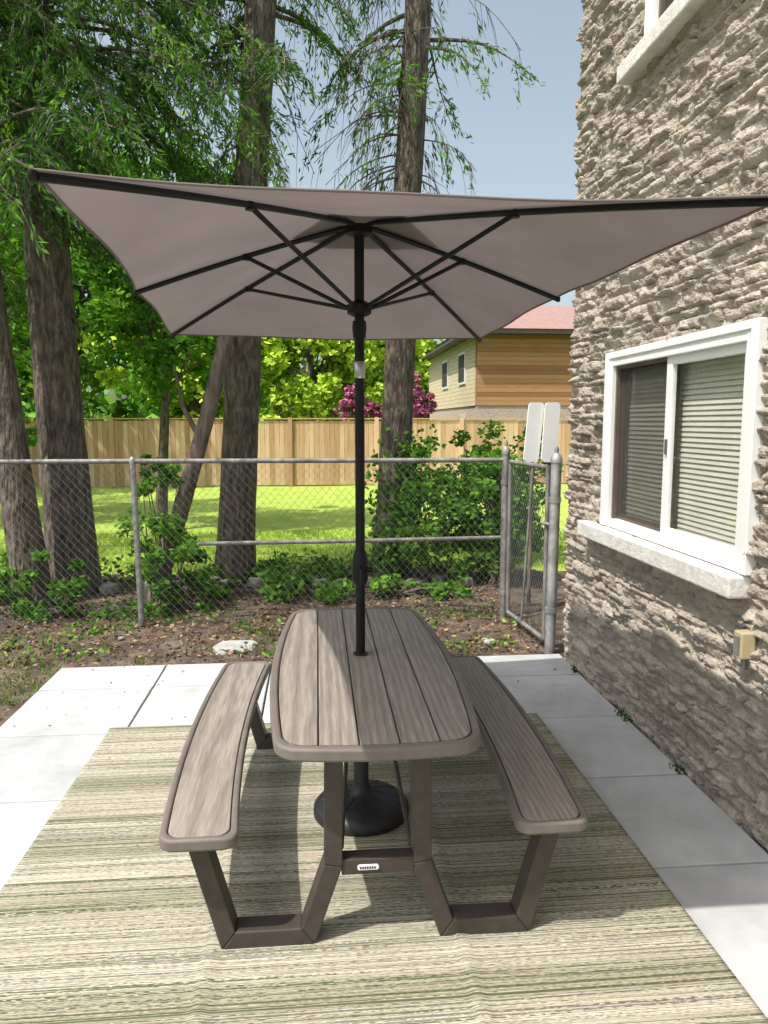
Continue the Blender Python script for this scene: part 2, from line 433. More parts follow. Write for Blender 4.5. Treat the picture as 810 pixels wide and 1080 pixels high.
def resample_pair(hw, hl, r, d, f):
    o = rrect(hw, hl, r)
    inn = [(x*(hw-d)/hw, y*(hl-d)/hl) for x, y in o]
    return [f(p) for p in o], [f(p) for p in inn]
o_, i_ = resample_pair(.388, .875, .075, .032, fmap_table)
b = Buf(); ring(b, o_, i_, .698, ZT); b.obj('tabletop_rim', M['rim'], tab, smooth=True, bevel=.009, seg=3)
b = Buf(); slab(b, i_, .706, .728); b.obj('tabletop_core', M['frame'], tab)
b = Buf()
inn2 = [(CX+(x-CX)*.988, CY+(y-CY)*.995) for x, y in i_]
edges = [-.5,-.195,-.065,.065,.195,.5]
for k in range(5):
    p = clip(clip(inn2, 0, CX+edges[k]+.003, True), 0, CX+edges[k+1]-.003, False)
    slab(b, p, .722, ZT-.0015, (.13, .77, .4, .95, .58)[k])
b.obj('tabletop_planks', M['plank'], tab, bevel=.003)
for side, nm in ((-1, 'left'), (1, 'right')):
    f = fmap_bench(side)
    o_, i_ = resample_pair(.125, .895, .05, .024, f)
    b = Buf(); ring(b, o_, i_, .405, .447); b.obj('bench_rim', M['rim'], tab, smooth=True, bevel=.009, seg=3)
    b = Buf(); slab(b, i_, .412, .435); b.obj('bench_core', M['frame'], tab)
    o2, i2 = resample_pair(.125, .895, .05, .027, f)
    b = Buf(); slab(b, i2, .425, .4445, .3+side*.2); b.obj('bench_plank', M['plank'], tab, bevel=.003)

def ribbon(buf, path, wd, y0, y1):
    """mitred square tube following a path in the XZ plane"""
    P = [Vector(p) for p in path]; L_, R_ = [], []
    for i, p in enumerate(P):
        d0 = (P[i]-P[i-1]).normalized() if i > 0 else (P[1]-P[0]).normalized()
        d1 = (P[i+1]-P[i]).normalized() if i < len(P)-1 else d0
        n0 = Vector((-d0.y, d0.x)); n1 = Vector((-d1.y, d1.x)); n = (n0+n1).normalized()
        s = wd/2/max(.3, n.dot(n0)); L_.append(p+n*s); R_.append(p-n*s)
    for i in range(len(P)-1):
        q = [L_[i], R_[i], R_[i+1], L_[i+1]]
        v = [(c.x, y0, c.y) for c in q]+[(c.x, y1, c.y) for c in q]
        buf.add(v, [(0,1,2,3),(7,6,5,4),(0,4,5,1),(1,5,6,2),(2,6,7,3),(3,7,4,0)])
for yy in (2.34, 3.88):
    for s in (-1, 1):
        b = Buf()
        path = [(CX+s*.600,.400),(CX+s*.500,.036),(CX+s*.235,.036),(CX+s*.150,.285),(CX+s*.145,.70)]
        ribbon(b, path, .062, yy, yy+.085)
        b.obj('frame_leg', M['frame'], tab, bevel=.005)
        b = Buf(); b.box((CX+s*.47, yy+.004, .398),(CX+s*.70, yy+.071, .411)); b.obj('bench_bracket', M['frame'], tab)
    b = Buf(); b.box((CX-.122, yy+.008, .245),(CX+.122, yy+.068, .30)); b.obj('cross_bar', M['frame'], tab, bevel=.004)
    b = Buf(); b.box((CX-.27, yy+.006, .690),(CX+.27, yy+.069, .703)); b.obj('top_bracket', M['frame'], tab)
b = Buf()
pl = [(CX-.045+.012+x, z) for x, z in rrect(.036,.009,.008)]
n = len(pl); b.add([(x,2.3435,.272+z) for x,z in pl]+[(x,2.349,.272+z) for x,z in pl], [tuple(range(n))]+[(i,(i+1)%n,n+(i+1)%n,n+i) for i in range(n)])
b.obj('name_badge', M['white'], tab)
b = Buf()
for k in range(7):
    x = CX-.045+.012-.028+k*.008; b.box((x, 2.3415, .2685),(x+.0045, 2.3436, .2755))
b.obj('badge_letters', M['black'], tab)
b = Buf()
b.tube([(CX-.12,2.42,.30),(CX-.06,3.02,.70)], .008); b.tube([(CX+.12,2.42,.30),(CX+.06,3.02,.70)], .008)
b.tube([(CX-.12,3.88,.30),(CX-.06,3.28,.70)], .008); b.tube([(CX+.12,3.88,.30),(CX+.06,3.28,.70)], .008)
b.tube([(CX-.15,2.4,.685),(CX-.15,3.9,.685)], .014); b.tube([(CX+.15,2.4,.685),(CX+.15,3.9,.685)], .014)
for s in (-1, 1): b.tube([(CX+s*.625,2.4,.394),(CX+s*.64,3.15,.394),(CX+s*.625,3.9,.394)], .014)
b.obj('brace_rods', M['frame'], tab, smooth=True)

# ------------------------------------------------------------------ umbrella
UX, UY = .18, 3.19
umb = empty('patio_umbrella', (UX, UY, 0))
b = Buf(); b.tube([(UX,UY,.06),(UX,UY,2.56)], .0205, 20); b.lathe((UX,UY,0), [(.03,1.06),(.034,1.08),(.034,1.16),(.026,1.2)]); 
b.tube([(UX-.002,UY-.03,1.13),(UX+.0,UY-.085,1.13),(UX,UY-.09,1.06)], .008)
b.tube([(UX+.02,UY-.01,1.12),(UX+.055,UY-.02,1.12)], .012)
b.lathe((UX,UY,0), [(.026,2.10),(.03,2.14),(.028,2.17)]); b.lathe((UX,UY,0), [(.03,2.19),(.05,2.2),(.052,2.235),(.03,2.25)])
b.lathe((UX,UY,0), [(.03,2.51),(.055,2.52),(.055,2.555),(.03,2.565)])
b.obj('pole', M['black'], umb, smooth=True)
b = Buf(); b.lathe((UX,UY,0), [(.0215,1.935),(.0235,1.94),(.0235,2.0),(.0215,2.005)]); b.obj('pole_collar', M['chrome'], umb, smooth=True)
b = Buf(); b.lathe((UX,UY,0), [(.025,ZT),(.034,ZT+.0015),(.034,ZT+.005),(.025,ZT+.008)]); b.obj('table_grommet', M['blackplastic'], umb, smooth=True)
b = Buf(); b.lathe((UX,UY,.007), [(.208,0),(.215,.008),(.213,.038),(.192,.062),(.12,.085),(.06,.100),(.045,.115),(.034,.14),(.032,.36),(.028,.37)], 40)
for k in range(12):
    a = k*math.pi/6
    b.tube([(UX+.07*math.cos(a),UY+.07*math.sin(a),.105),(UX+.18*math.cos(a),UY+.18*math.sin(a),.073)], .004, 6)
b.tube([(UX+.03,UY,.30),(UX+.075,UY-.01,.30)], .011)
b.obj('weighted_base', M['blackplastic'], umb, smooth=True)
tips = [(-.578,1.67,2.27),(1.105,1.73,2.28),(1.055,3.28,2.30),(1.01,4.66,2.27),(-.855,4.60,2.27),(-.745,3.27,2.30)]
hub = Vector((UX, UY, 2.575))
def ribp(t, s):
    p = hub.lerp(Vector(t), s); p.z += .010*math.sin(math.pi*s); return p
b = Buf()
for t in tips:
    pp = [ribp(t, s)-Vector((0,0,.016)) for s in np.linspace(.02, .995, 12)]
    b.tube(pp, .0105, 8)
    q = ribp(t, .50)-Vector((0,0,.02)); st = Vector((UX,UY,2.222)); dd = (q-st); dd.z = 0; dd.normalize()
    b.tube([st+dd*.045, q], .0085, 8); 
    b.tube([q+Vector((0,0,-.012)), q+Vector((0,0,.012))], .015, 8)
    e = ribp(t, 1.0); b.lathe((e.x, e.y, e.z-.026), [(.006,0),(.010,.005),(.010,.02),(.005,.024)], 10)
b.obj('ribs_and_struts', M['black'], umb, smooth=True)
V = []; F = []; n = 18
for k in range(6):
    A = tips[k]; B = tips[(k+1) % 6]; base = len(V)
    ln = (Vector(A)-Vector(B)).length
    for i in range(n+1):
        s = i/n
        for j in range(n+1):
            t = j/n
            p = ribp(A, s).lerp(ribp(B, s), t)
            sag = 4*t*(1-t)
            p.z -= sag*.014*s*ln*(1-.3*s)
            inw = (hub-p); inw.z = 0
            p += inw.normalized()*sag*.028*ln*s**4 if inw.length > .01 else Vector((0,0,0))
            p.z += .006*math.sin(9*t+4*s+k)*sag*s
            V.append(p)
    for i in range(n):
        for j in range(n):
            a = base+i*(n+1)+j; F.append((a, a+1, a+n+2, a+n+1))
can = mesh('canopy', V, F, M['fabric'], umb, True)
bm = bmesh.new(); bm.from_mesh(can.data); bmesh.ops.remove_doubles(bm, verts=bm.verts, dist=.0008); bm.to_mesh(can.data); bm.free()
b = Buf()
for k in range(6):
    row = V[k*(n+1)**2 + n*(n+1): k*(n+1)**2 + (n+1)**2]
    b.tube([p-Vector((0,0,.003)) for p in row], .0035, 6)
b.obj('canopy_hem', M['fabric'], umb, True)
b = Buf(); b.lathe((UX,UY,2.55), [(.30,.0),(.16,.04),(.03,.075),(.012,.08),(.012,.13)], 6); b.obj('vent_cap', M['fabric'], umb)

# ------------------------------------------------------------------ stone house (wall at X=1.86)
hs = empty('stone_house', (4.5, 1.5, 0))
WX = 1.865
openings = [(3.03,4.62,1.10,2.16),(2.75,4.22,3.80,4.95)]
def stone_wall(y0, y1, z0, z1, st, name):
    ys = np.arange(y0, y1+st/2, st); ys[-1] = y1; zs = np.arange(z0, z1+st/2, st)
    Y, Z = np.meshgrid(ys, zs)
    Zw = Z + .012*fbm(Y*2.4, Z*6, 21) + .010*fbm(Y*9, Z*10, 22)
    Yw = Y + .06*fbm(Y*4, Z*14, 23) + .02*fbm(Y*12, Z*40, 24)
    rr = np.random.default_rng(5)
    hts = []; c = -.3
    while c < 7: hts.append(c); c += rr.uniform(.030, .080)
    hts = np.array(hts); ri = np.clip(np.searchsorted(hts, Zw)-1, 0, len(hts)-2)
    rh = hts[ri+1]-hts[ri]; v = (Zw-hts[ri])/rh
    h = np.zeros_like(Y); tone = np.zeros_like(Y)
    for r in np.unique(ri):
        m = ri == r; rg = np.random.default_rng(1000+int(r))
        bs = [-5+rg.uniform(-.3, 0)]
        while bs[-1] < 7: bs.append(bs[-1]+rg.uniform(.08, .36))
        bs = np.array(bs); yy = Yw[m]; si = np.clip(np.searchsorted(bs, yy)-1, 0, len(bs)-2)
        wv = bs[si+1]-bs[si]; u = (yy-bs[si])/wv
        off = rg.uniform(0, 1, len(bs))[si]; tl = rg.uniform(-.9, 1.2, len(bs))[si]; tu = rg.uniform(-1, 1, len(bs))[si]
        tn = rg.uniform(0, 1, len(bs))[si]
        vv = v[m]; d = np.minimum(np.minimum(vv, 1-vv)*rh[m], np.minimum(u, 1-u)*wv*.5)
        p = np.clip(d/.007, 0, 1)
        hh = .010+.034*off + tl*(vv-.5)*.022 + tu*(u-.5)*.022
        h[m] = p*hh; tone[m] = np.where(p > .3, tn, .15)
    # chiselled facets: plates broken off in steps
    q = fbm(Y*10, Z*22, 31, 4); st_ = np.round(q*5)/5
    n1 = fbm(Y*24, Z*50, 33, 3)
    h = h + (.028*st_ + .009*n1)*np.clip(h/.012, .3, 1)
    X = WX - h
    X[:, -1] = np.maximum(X[:, -1], WX-.01)
    nx = len(ys); i, j = np.meshgrid(np.arange(nx-1), np.arange(len(zs)-1))
    cy = (Y[:-1,:-1]+Y[1:,1:])/2; cz = (Z[:-1,:-1]+Z[1:,1:])/2
    keep = np.ones(cy.shape, bool)
    for a, b_, c_, d_ in openings: keep &= ~((cy > a) & (cy < b_) & (cz > c_) & (cz < d_))
    a = (j*nx+i)[keep]
    v = np.stack([X.ravel(), Y.ravel(), Z.ravel()], 1)
    return mesh(name, v, np.stack([a, a+nx, a+1+nx, a+1], 1), M['stone'], hs, False, tone.ravel())
stone_wall(1.9, 5.39, -.05, 5.6, .0092, 'stone_cladding')
stone_wall(-4, 1.9, -.05, 5.6, .03, 'stone_cladding')
b = Buf()
b.box((WX-.004,5.375,-.05),(9,5.395,5.6)); b.box((8.98,-4,-.05),(9,5.37,5.6)); b.box((WX,-4.02,-.05),(9,-4.0,5.6))
b.obj('end_walls', M['stone'], hs)
b = Buf(); b.box((1.45,-4.5,5.6),(9.5,5.8,5.72)); b.obj('soffit', M['white'], hs)
b = Buf(); b.add([(1.4,-4.5,5.73),(9.5,-4.5,5.73),(9.5,5.85,5.73),(1.4,5.85,5.73),(5.4,-.5,7.6),(5.4,1.9,7.6)], [(0,1,4),(1,2,5,4),(2,3,5),(3,0,4,5)]); b.obj('roof', M['roof'], hs)

def window(y0, y1, z0, z1, sill_y):
    W = Buf()
    fw = .065; xo = WX-.045; xi = WX+.10
    W.box((xo,y1-fw,z0),(xi,y1,z1)); W.box((xo,y0,z0),(xi,y0+fw,z1))
    W.box((xo+.002,y0+fw,z1-fw),(xi,y1-fw,z1)); W.box((xo+.002,y0+fw,z0),(xi,y1-fw,z0+.05))
    W.box((xo-.010,y1-.02,z0),(WX,y1+.035,z1+.02)); W.box((xo-.010,y0-.035,z0),(WX,y0+.02,z1+.02))
    W.box((xo-.008,y0+.021,z1-.02),(WX,y1-.021,z1+.02))
    ym = (y0+y1)/2+.04
    a0, a1 = y0+fw, ym; c0, c1 = z0+.05, z1-fw; sx0, sx1 = WX-.022, WX+.008; s = .045
    W.box((sx0,a1-s-.01,c0),(sx1,a1+.005,c1)); W.box((sx0,a0,c0),(sx1,a0+s,c1))
    W.box((sx0+.001,a0+s,c0),(sx1-.001,a1-s-.01,c0+s)); W.box((sx0+.001,a0+s,c1-s),(sx1-.001,a1-s-.01,c1))
    W.obj('window_frame', M['white'], hs, bevel=.004)
    W = Buf(); bx0, bx1 = WX+.012, WX+.045; e0, e1 = ym-.02, y1-fw; s2 = .035
    W.box((bx0,e0,c0),(bx1,e0+s2,c1)); W.box((bx0,e1-s2,c0),(bx1,e1,c1)); W.box((bx0+.001,e0+s2,c0),(bx1-.001,e1-s2,c0+s2)); W.box((bx0+.001,e0+s2,c1-s2),(bx1-.001,e1-s2,c1))
    W.box((WX-.02,y1-fw-.02,c0),(WX+.012,y1-fw,c1)); W.box((WX-.02,ym+.005,c1-.02),(WX+.012,y1-fw-.02,c1))
    W.obj('window_sash', M['sash'], hs, bevel=.003)
    W = Buf()
    for x, p0, p1 in ((WX-.008, a0+s, a1-s-.01), (WX+.030, e0+s2, e1-s2)):
        W.add([(x,p0,c0+s2),(x,p1,c0+s2),(x,p1,c1-s2),(x,p0,c1-s2)], [(3,2,1,0)])
    W.obj('window_glass', M['glass'], hs)
    W = Buf(); z = c0-.01
    while z < c1+.02:
        t = random.uniform(-.0015,.0015)
        W.add([(WX+.064,y0+fw+.01,z+t),(WX+.064,y1-fw-.01,z),(WX+.074,y1-fw-.01,z+.030),(WX+.074,y0+fw+.01,z+.030+t)], [(0,1,2,3)]); z += .027
    W.obj('window_blind', M['blind'], hs)
    W = Buf(); W.add([(WX+.006,ym+.006,c0+.02),(WX+.006,y1-fw-.02,c0+.02),(WX+.006,y1-fw-.02,c1-.02),(WX+.006,ym+.006,c1-.02)], [(3,2,1,0)])
    W.obj('insect_screen', M['screen'], hs)
    W = Buf(); W.box((WX-.032,a1-.04,(c0+c1)/2-.04),(WX-.0225,a1-.025,(c0+c1)/2+.04)); W.obj('window_latch', M['sash'], hs)
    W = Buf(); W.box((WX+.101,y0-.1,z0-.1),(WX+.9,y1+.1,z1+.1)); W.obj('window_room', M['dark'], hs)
    W = Buf(); W.box((WX-.115,sill_y[0],z0-.105),(WX+.02,sill_y[1],z0-.005)); o = W.obj('window_sill', M['sill'], hs, bevel=.012, seg=3)
window(3.03, 4.62, 1.10, 2.16, (3.01, 4.90))
window(2.75, 4.22, 3.80, 4.95, (2.60, 4.48))
bx = empty('outdoor_outlet', (WX-.05, 2.96, .8))
b = Buf(); b.box((WX-.095,2.92,.755),(WX-.03,2.985,.87)); b.obj('outlet_box', M['beige'], bx, bevel=.006)
b = Buf(); b.box((WX-.1,2.932,.775),(WX-.096,2.973,.85)); b.tube([(WX-.05,2.985,.79),(WX-.05,3.05,.785),(WX-.045,3.08,.74)], .006); b.tube([(WX-.06,2.955,.755),(WX-.06,2.955,.70)], .01); b.obj('cable', M['galv_old'], bx, smooth=True)

# ------------------------------------------------------------------ chain link fence
FY = 6.55; FZ = 1.42
def diamond(buf, p0, p1, z0, z1, sp=.068, r=.0014):
    p0 = Vector(p0); p1 = Vector(p1); ln = (p1-p0).length; d = (p1-p0)/ln; H = z1-z0
    k = 1.15
    w_ = H/k
    nrm = Vector((-d.y, d.x, 0))
    for sgn in (1, -1):
        s = -w_
        while s < ln:
            a, c = s, s+w_
            za, zc = (z0, z1) if sgn > 0 else (z1, z0)
            if a < 0: za += (0-a)/w_*(zc-za); a = 0
            if c > ln: zc = za + (ln-a)/(c-a)*(zc-za); c = ln
            if c-a > .01:
                A = p0+d*a+nrm*sgn*.002; C = p0+d*c+nrm*sgn*.002
                A = Vector((A.x,A.y,za)); C = Vector((C.x,C.y,zc))
                nn = max(1, int((C-A).length/.10))
                buf.tube([A.lerp(C, i/nn) for i in range(nn+1)], r, 3, cap=False)
            s += sp
cf = empty('chain_link_fence', (-2, FY, 0))
b = Buf(); diamond(b, (-8,FY-.03,0), (1.66,FY-.03,0), .02, FZ-.02); b.obj('wire_mesh', M['wire'], cf)
b = Buf(); b.tube([(-8,FY,FZ),(-1.545,FY,FZ+.004),(1.66,FY,FZ)], .021, 12)
b.tube([(-1.05,FY+.03,.70),(.3,FY+.035,.705),(1.66,FY+.02,.72)], .019, 10)
for x in (-4.75, -7.9): b.tube([(x,FY,-.05),(x,FY,FZ+.01)], .024, 12)
b.obj('top_rail', M['galv_old'], cf, smooth=True)
b = Buf(); b.tube([(-1.545,FY,-.05),(-1.57,FY,FZ-.02)], .026, 12); b.lathe((-1.57,FY,FZ-.02),[(.028,0),(.03,.03),(.02,.055),(.005,.065)],12)
b.obj('line_post', M['galv'], cf, smooth=True)
b = Buf(); b.tube([(1.67,FY,-.05),(1.67,FY,FZ+.05)], .036, 14); b.lathe((1.67,FY,FZ+.05),[(.04,0),(.042,.03),(.03,.055),(.014,.075),(.018,.1),(.004,.13)],12)
b.tube([(1.67,FY,.2),(1.67,FY,.235)], .042); b.tube([(1.67,FY,1.2),(1.67,FY,1.235)], .042)
b.obj('gate_post', M['galv_old'], cf, smooth=True)
gt = empty('chain_link_gate', (1.72, 6, 0))
g0 = (1.69, 6.46, 0); g1 = (1.76, 5.60, 0)
b = Buf(); diamond(b, g0, g1, .07, FZ-.03, .055); b.obj('gate_mesh', M['wire'], gt)
b = Buf()
c = [(g0[0],g0[1],.06),(g0[0],g0[1],FZ-.01),(g1[0],g1[1],FZ-.01),(g1[0],g1[1],.06)]
for i in range(4): b.tube([c[i], c[(i+1)%4]], .019, 10)
b.tube([(1.715,6.1,.06),(1.735,5.92,FZ-.01)], .012)
b.obj('gate_frame', M['galv_old'], gt, smooth=True)
b = Buf(); b.tube([(1.775,5.50,-.05),(1.79,5.50,FZ+.03)], .040, 16); b.lathe((1.79,5.50,FZ+.03),[(.045,0),(.046,.03),(.034,.06),(.014,.075),(.019,.10),(.004,.13)],12)
b.tube([(1.777,5.50,.30),(1.777,5.50,.34)], .047); b.tube([(1.787,5.50,1.15),(1.787,5.50,1.19)], .047)
b.tube([(1.77,5.49,.98),(1.72,5.62,.98)], .012)
b.obj('latch_post', M['galv'], gt, smooth=True)
wb = empty('white_sign_boards', (1.95, 6.9, 1.6))
for xc, tl in ((2.03, .03), (2.185, .0)):
    pl = [(xc+x+ (z*.08 if tl else z*.05), 1.66+z) for x, z in rrect(.068, .275, .035)]
    n = len(pl); b = Buf(); y = 6.9 + tl
    b.add([(x,y,z) for x,z in pl]+[(x,y+.025,z) for x,z in pl], [tuple(range(n)), tuple(range(2*n-1,n-1,-1))]+[(i,(i+1)%n,n+(i+1)%n,n+i) for i in range(n)])
    b.obj('board', M['white'], wb, bevel=.004)
b = Buf(); b.tube([(2.03,6.97,-.05),(2.03,6.97,1.8)], .02); b.tube([(2.20,6.95,-.05),(2.20,6.95,1.8)], .02); b.obj('board_stake', M['bark2'], wb)

# ------------------------------------------------------------------ back wooden fence
wf = empty('wooden_fence', (-4, 21, 0))
b = Buf(); x = -32.0; k = 0
while x < 16:
    w_ = random.uniform(.125,.15); top = 1.80+random.uniform(-.012,.012)+ (.02 if int(x/2.4)%2 else 0)
    b.box((x, 21+random.uniform(0,.008), .02), (x+w_-.008, 21.025, top), random.random()); x += w_
b.obj('boards', M['cedar'], wf)
b = Buf()
for i in range(21): b.box((-32+i*2.4, 20.93, 0), (-31.89+i*2.4, 20.998, 1.90), random.random())
b.box((-32,20.965,1.845),(16,21.06,1.875), .6); b.box((-32,21.03,.4),(16,21.07,.49), .3); b.box((-32,21.03,1.4),(16,21.07,1.49), .3)
b.obj('posts_and_cap', M['cedar'], wf)

# ------------------------------------------------------------------ neighbour house
nh = empty('neighbour_house', (12, 34, 0))
b = Buf(); b.box((6,28,0),(22,40,2.40)); b.obj('lower_storey', M['brickpale'], nh)
b = Buf(); z = 2.40
while z < 5.0:
    b.box((5.97,27.96+.0,z),(22.02,28.0,z+.155), random.random()); z += .165
b.box((5.98,28.0,2.4),(6.0,28.25,5.0), .1)
b.obj('wood_siding', M['siding'], nh)
b = Buf(); z = 2.40
while z < 5.0:
    b.box((5.95,28.26,z),(6.0,40,z+.155), random.random()); z += .165
b.obj('side_siding', M['siding_pale'], nh)
b = Buf(); b.box((6.01,28.01,2.401),(21.99,39.9,5.0)); b.obj('upper_storey', M['siding_pale'], nh)
b = Buf(); b.box((5.4,27.4,5.0),(22.6,40.6,5.16)); b.obj('fascia', M['sash'], nh)
b = Buf(); b.add([(5.35,27.35,5.165),(22.65,27.35,5.165),(22.65,40.65,5.165),(5.35,40.65,5.165),(9.8,34,7.0),(18.2,34,7.0)], [(0,1,5,4),(1,2,5),(2,3,4,5),(3,0,4)]); b.obj('hip_roof', M['roof'], nh)
for y0, y1, z0, z1 in ((30,31.4,3.3,4.6),(34,35.5,3.3,4.6)):
    b = Buf(); b.box((5.90,y0,z0),(5.949,y1,z1)); b.obj('window_trim', M['white'], nh)
    b = Buf(); b.box((5.88,y0+.12,z0+.12),(5.899,y1-.12,z1-.12)); b.obj('window_pane', M['dark'], nh)
b = Buf(); b.box((5.85,30.2,.9),(5.99,31.6,2.0)); b.obj('lower_window', M['white'], nh)

# ------------------------------------------------------------------ vegetation
def unit(a): return a/np.maximum(np.linalg.norm(a, axis=1, keepdims=True), 1e-6)
def leaves(name, C, D, Ln, Wd, tone, m, parent):
    N_ = len(C)
    rnd = R.normal(size=(N_,3)); S = unit(np.cross(D, rnd))
    Ln = np.broadcast_to(Ln, (N_,))[:,None]; Wd = np.broadcast_to(Wd, (N_,))[:,None]
    v = np.empty((N_,4,3)); v[:,0] = C-D*Ln*.5; v[:,1] = C+S*Wd*.5-D*Ln*.05; v[:,2] = C+D*Ln*.5; v[:,3] = C-S*Wd*.5-D*Ln*.05
    f = np.arange(N_*4).reshape(N_,4)
    return mesh(name, v.reshape(-1,3), f, m, parent, False, np.repeat(np.clip(tone,0,1),4))

def cloud(center, radii, nc, per, cr=.22, flat=.8):
    """leaf positions grouped in clumps through an uneven ellipsoid"""
    center = np.array(center); radii = np.array(radii)
    d = unit(R.normal(size=(nc,3))); rr = R.uniform(.25,1,(nc,1))**.6
    lump = 1+.25*np.sin(d[:,:1]*5+d[:,1:2]*4+center[0])
    cc = center+d*rr*lump*radii
    ct = R.uniform(0,1,nc)
    idx = np.repeat(np.arange(nc), per); n_ = len(idx)
    q = unit(R.normal(size=(n_,3)))*(R.uniform(0,1,(n_,1))**.5)*radii.mean()*cr*R.uniform(.6,1.3,nc)[idx][:,None]
    q[:,2] *= flat
    P = cc[idx]+q
    tone = .45*ct[idx]+.55*R.uniform(0,1,n_)
    return P, tone, cc

def trunk(buf, pts, r0, r1, sides=18, rough=.06, flare=True):
    P = [Vector(p) for p in pts]
    n_ = 40; out = []; rad = []
    for i in range(n_+1):
        s = i/n_*(len(P)-1); k = min(int(s), len(P)-2); out.append(P[k].lerp(P[k+1], s-k))
        t = i/n_; rad.append((r0*(1-t)+r1*t)*(1+(.25*math.exp(-t*25) if flare else 0)))
    v = []; f = []
    for i, p in enumerate(out):
        for k in range(sides):
            a = 2*math.pi*k/sides; rr_ = rad[i]*(1+rough*math.sin(3*a+p.z*1.3)+rough*random.uniform(-.7,.7))
            v.append((p.x+rr_*math.cos(a), p.y+rr_*math.sin(a), p.z))
    for i in range(n_):
        for k in range(sides):
            k2 = (k+1)%sides; f.append((i*sides+k, i*sides+k2, (i+1)*sides+k2, (i+1)*sides+k))
    buf.add(v, f)

def conifer(base, top, r0, r1, zlo, nbr, length, dens=1.0, seed=0, bias=None, bare=10, zhi=9.5, bz=(2.2,6.8)):
    rg = np.random.default_rng(seed); e = empty('spruce_tree', base)
    base = Vector(base); top = Vector(top)
    mid = base.lerp(top, .5)+Vector((rg.uniform(-.08,.08), rg.uniform(-.08,.08), 0))
    tb = Buf(); trunk(tb, [base+Vector((0,0,-.1)), mid, top], r0, r1, 24); tb.obj('trunk', M['bark'], e, smooth=True)
    bb = Buf(); C = []; D = []; T = []
    def at(z): return base.lerp(top, (z-base.z)/(top.z-base.z))
    for i in range(nbr+bare):
        isb = i >= nbr
        z = rg.uniform(zlo, zhi) if not isb else rg.uniform(*bz)
        az = rg.uniform(0, 2*math.pi)
        if bias is not None and rg.random() < .6: az = bias+rg.normal()*.7
        Lb = length*rg.uniform(.6,1.15)*(1-.35*(z-zlo)/12) if not isb else rg.uniform(.3,1.3)*(1 if z > 4.2 else .4)
        dh = Vector((math.cos(az), math.sin(az), 0)); p0 = at(z); rise = rg.uniform(-.1,.25); dr = rg.uniform(.35,.75)
        if isb: dr *= 1.5
        bt = rg.uniform(0,1)
        pts = []
        for s in np.linspace(0, 1, 9):
            pts.append(p0+dh*(s*Lb)+Vector((.06*math.sin(5*s+az), .06*math.cos(4*s+az), (rise*s-dr*s*s)*Lb*.9)))
        bb.tube(pts, [max(.004, (.028 if not isb else .012)*(1-s)) for s in np.linspace(0,1,9)], 5, cap=False)
        nt_ = int(24*dens) if not isb else 9
        side = Vector((-dh.y, dh.x, 0))
        for k in range(nt_):
            s = rg.uniform(.18, 1); q = s*8; kk = min(int(q), 7); p = pts[kk].lerp(pts[kk+1], q-kk)
            sg = 1 if rg.random() < .5 else -1
            tl = Lb*rg.uniform(.14,.34)*(1.15-.5*s)
            td = (dh*rg.uniform(.2,.8)+side*sg*rg.uniform(.5,1)+Vector((0,0,-rg.uniform(.25,1.1)*(2.5 if isb else 1)))).normalized()
            if isb: tl = rg.uniform(.12,.5)
            end = p+td*tl+Vector((0,0,-tl*.35)); m_ = p+td*tl*.55
            bb.tube([p, m_, end], [.0045,.003,.0018], 3, cap=False)
            if isb and rg.random() < .75: continue
            nn = int(tl/.022)
            ss = rg.uniform(0,1,(nn,1)); pp = np.array(p)*(1-ss)**2+2*np.array(m_)*ss*(1-ss)+np.array(end)*ss**2
            pp = pp+rg.normal(size=(nn,3))*.028
            dd = np.array(td)+rg.normal(size=(nn,3))*.55; dd[:,2] -= .25
            C.append(pp); D.append(unit(dd)); T.append(.5*bt+.15*rg.random()+.45*rg.uniform(0,1,nn))
    bb.obj('branches', M['bark'], e)
    if C:
        C = np.concatenate(C); D = np.concatenate(D); T = np.concatenate(T)
        leaves('needles', C, D, R.uniform(.06,.115,len(C)), R.uniform(.014,.028,len(C)), T, M['conifer'], e)
        return len(C)
    return 0
pi = math.pi
n1 = conifer((-2.72,7.3,0), (-3.75,7.4,11), .16, .09, 3.3, 44, 1.9, 1.0, 1, bias=0, zhi=6.8)
n2 = conifer((-2.55,7.9,0), (-2.75,8.1,12), .235, .14, 3.9, 52, 2.4, 1.1, 2, bias=-.3, zhi=7)
n3 = conifer((-.97,8.5,0), (-.02,8.6,12), .205, .12, 4.8, 22, 1.7, .8, 3, bias=pi*.95, bare=46, zhi=7.5, bz=(3.2,7))
n4 = conifer((.80,8.5,0), (1.28,8.6,12), .185, .10, 5.2, 12, 1.5, .6, 4, bias=pi*.9, bare=60, zhi=7.5, bz=(3.6,7.2))
n5 = conifer((-5.2,9.5,0), (-5.1,9.6,12), .2, .1, 2.6, 34, 2.4, .8, 5, zhi=7)
print('needles', n1, n2, n3, n4, n5)

lt = empty('leaning_dead_trunk', (-1.6,7.4,0))
b = Buf(); trunk(b, [(-1.66,7.45,-.05),(-1.35,7.5,.9),(-1.05,7.55,1.9),(-.80,7.6,2.9),(-.70,7.6,3.6)], .095, .06, rough=.04); b.obj('trunk', M['bark2'], lt, smooth=True)
b = Buf(); b.tube([(-1.15,7.53,1.6),(-1.3,7.5,1.9),(-1.35,7.4,2.3)], [.03,.02,.01], 6); b.obj('broken_branch', M['bark2'], lt)

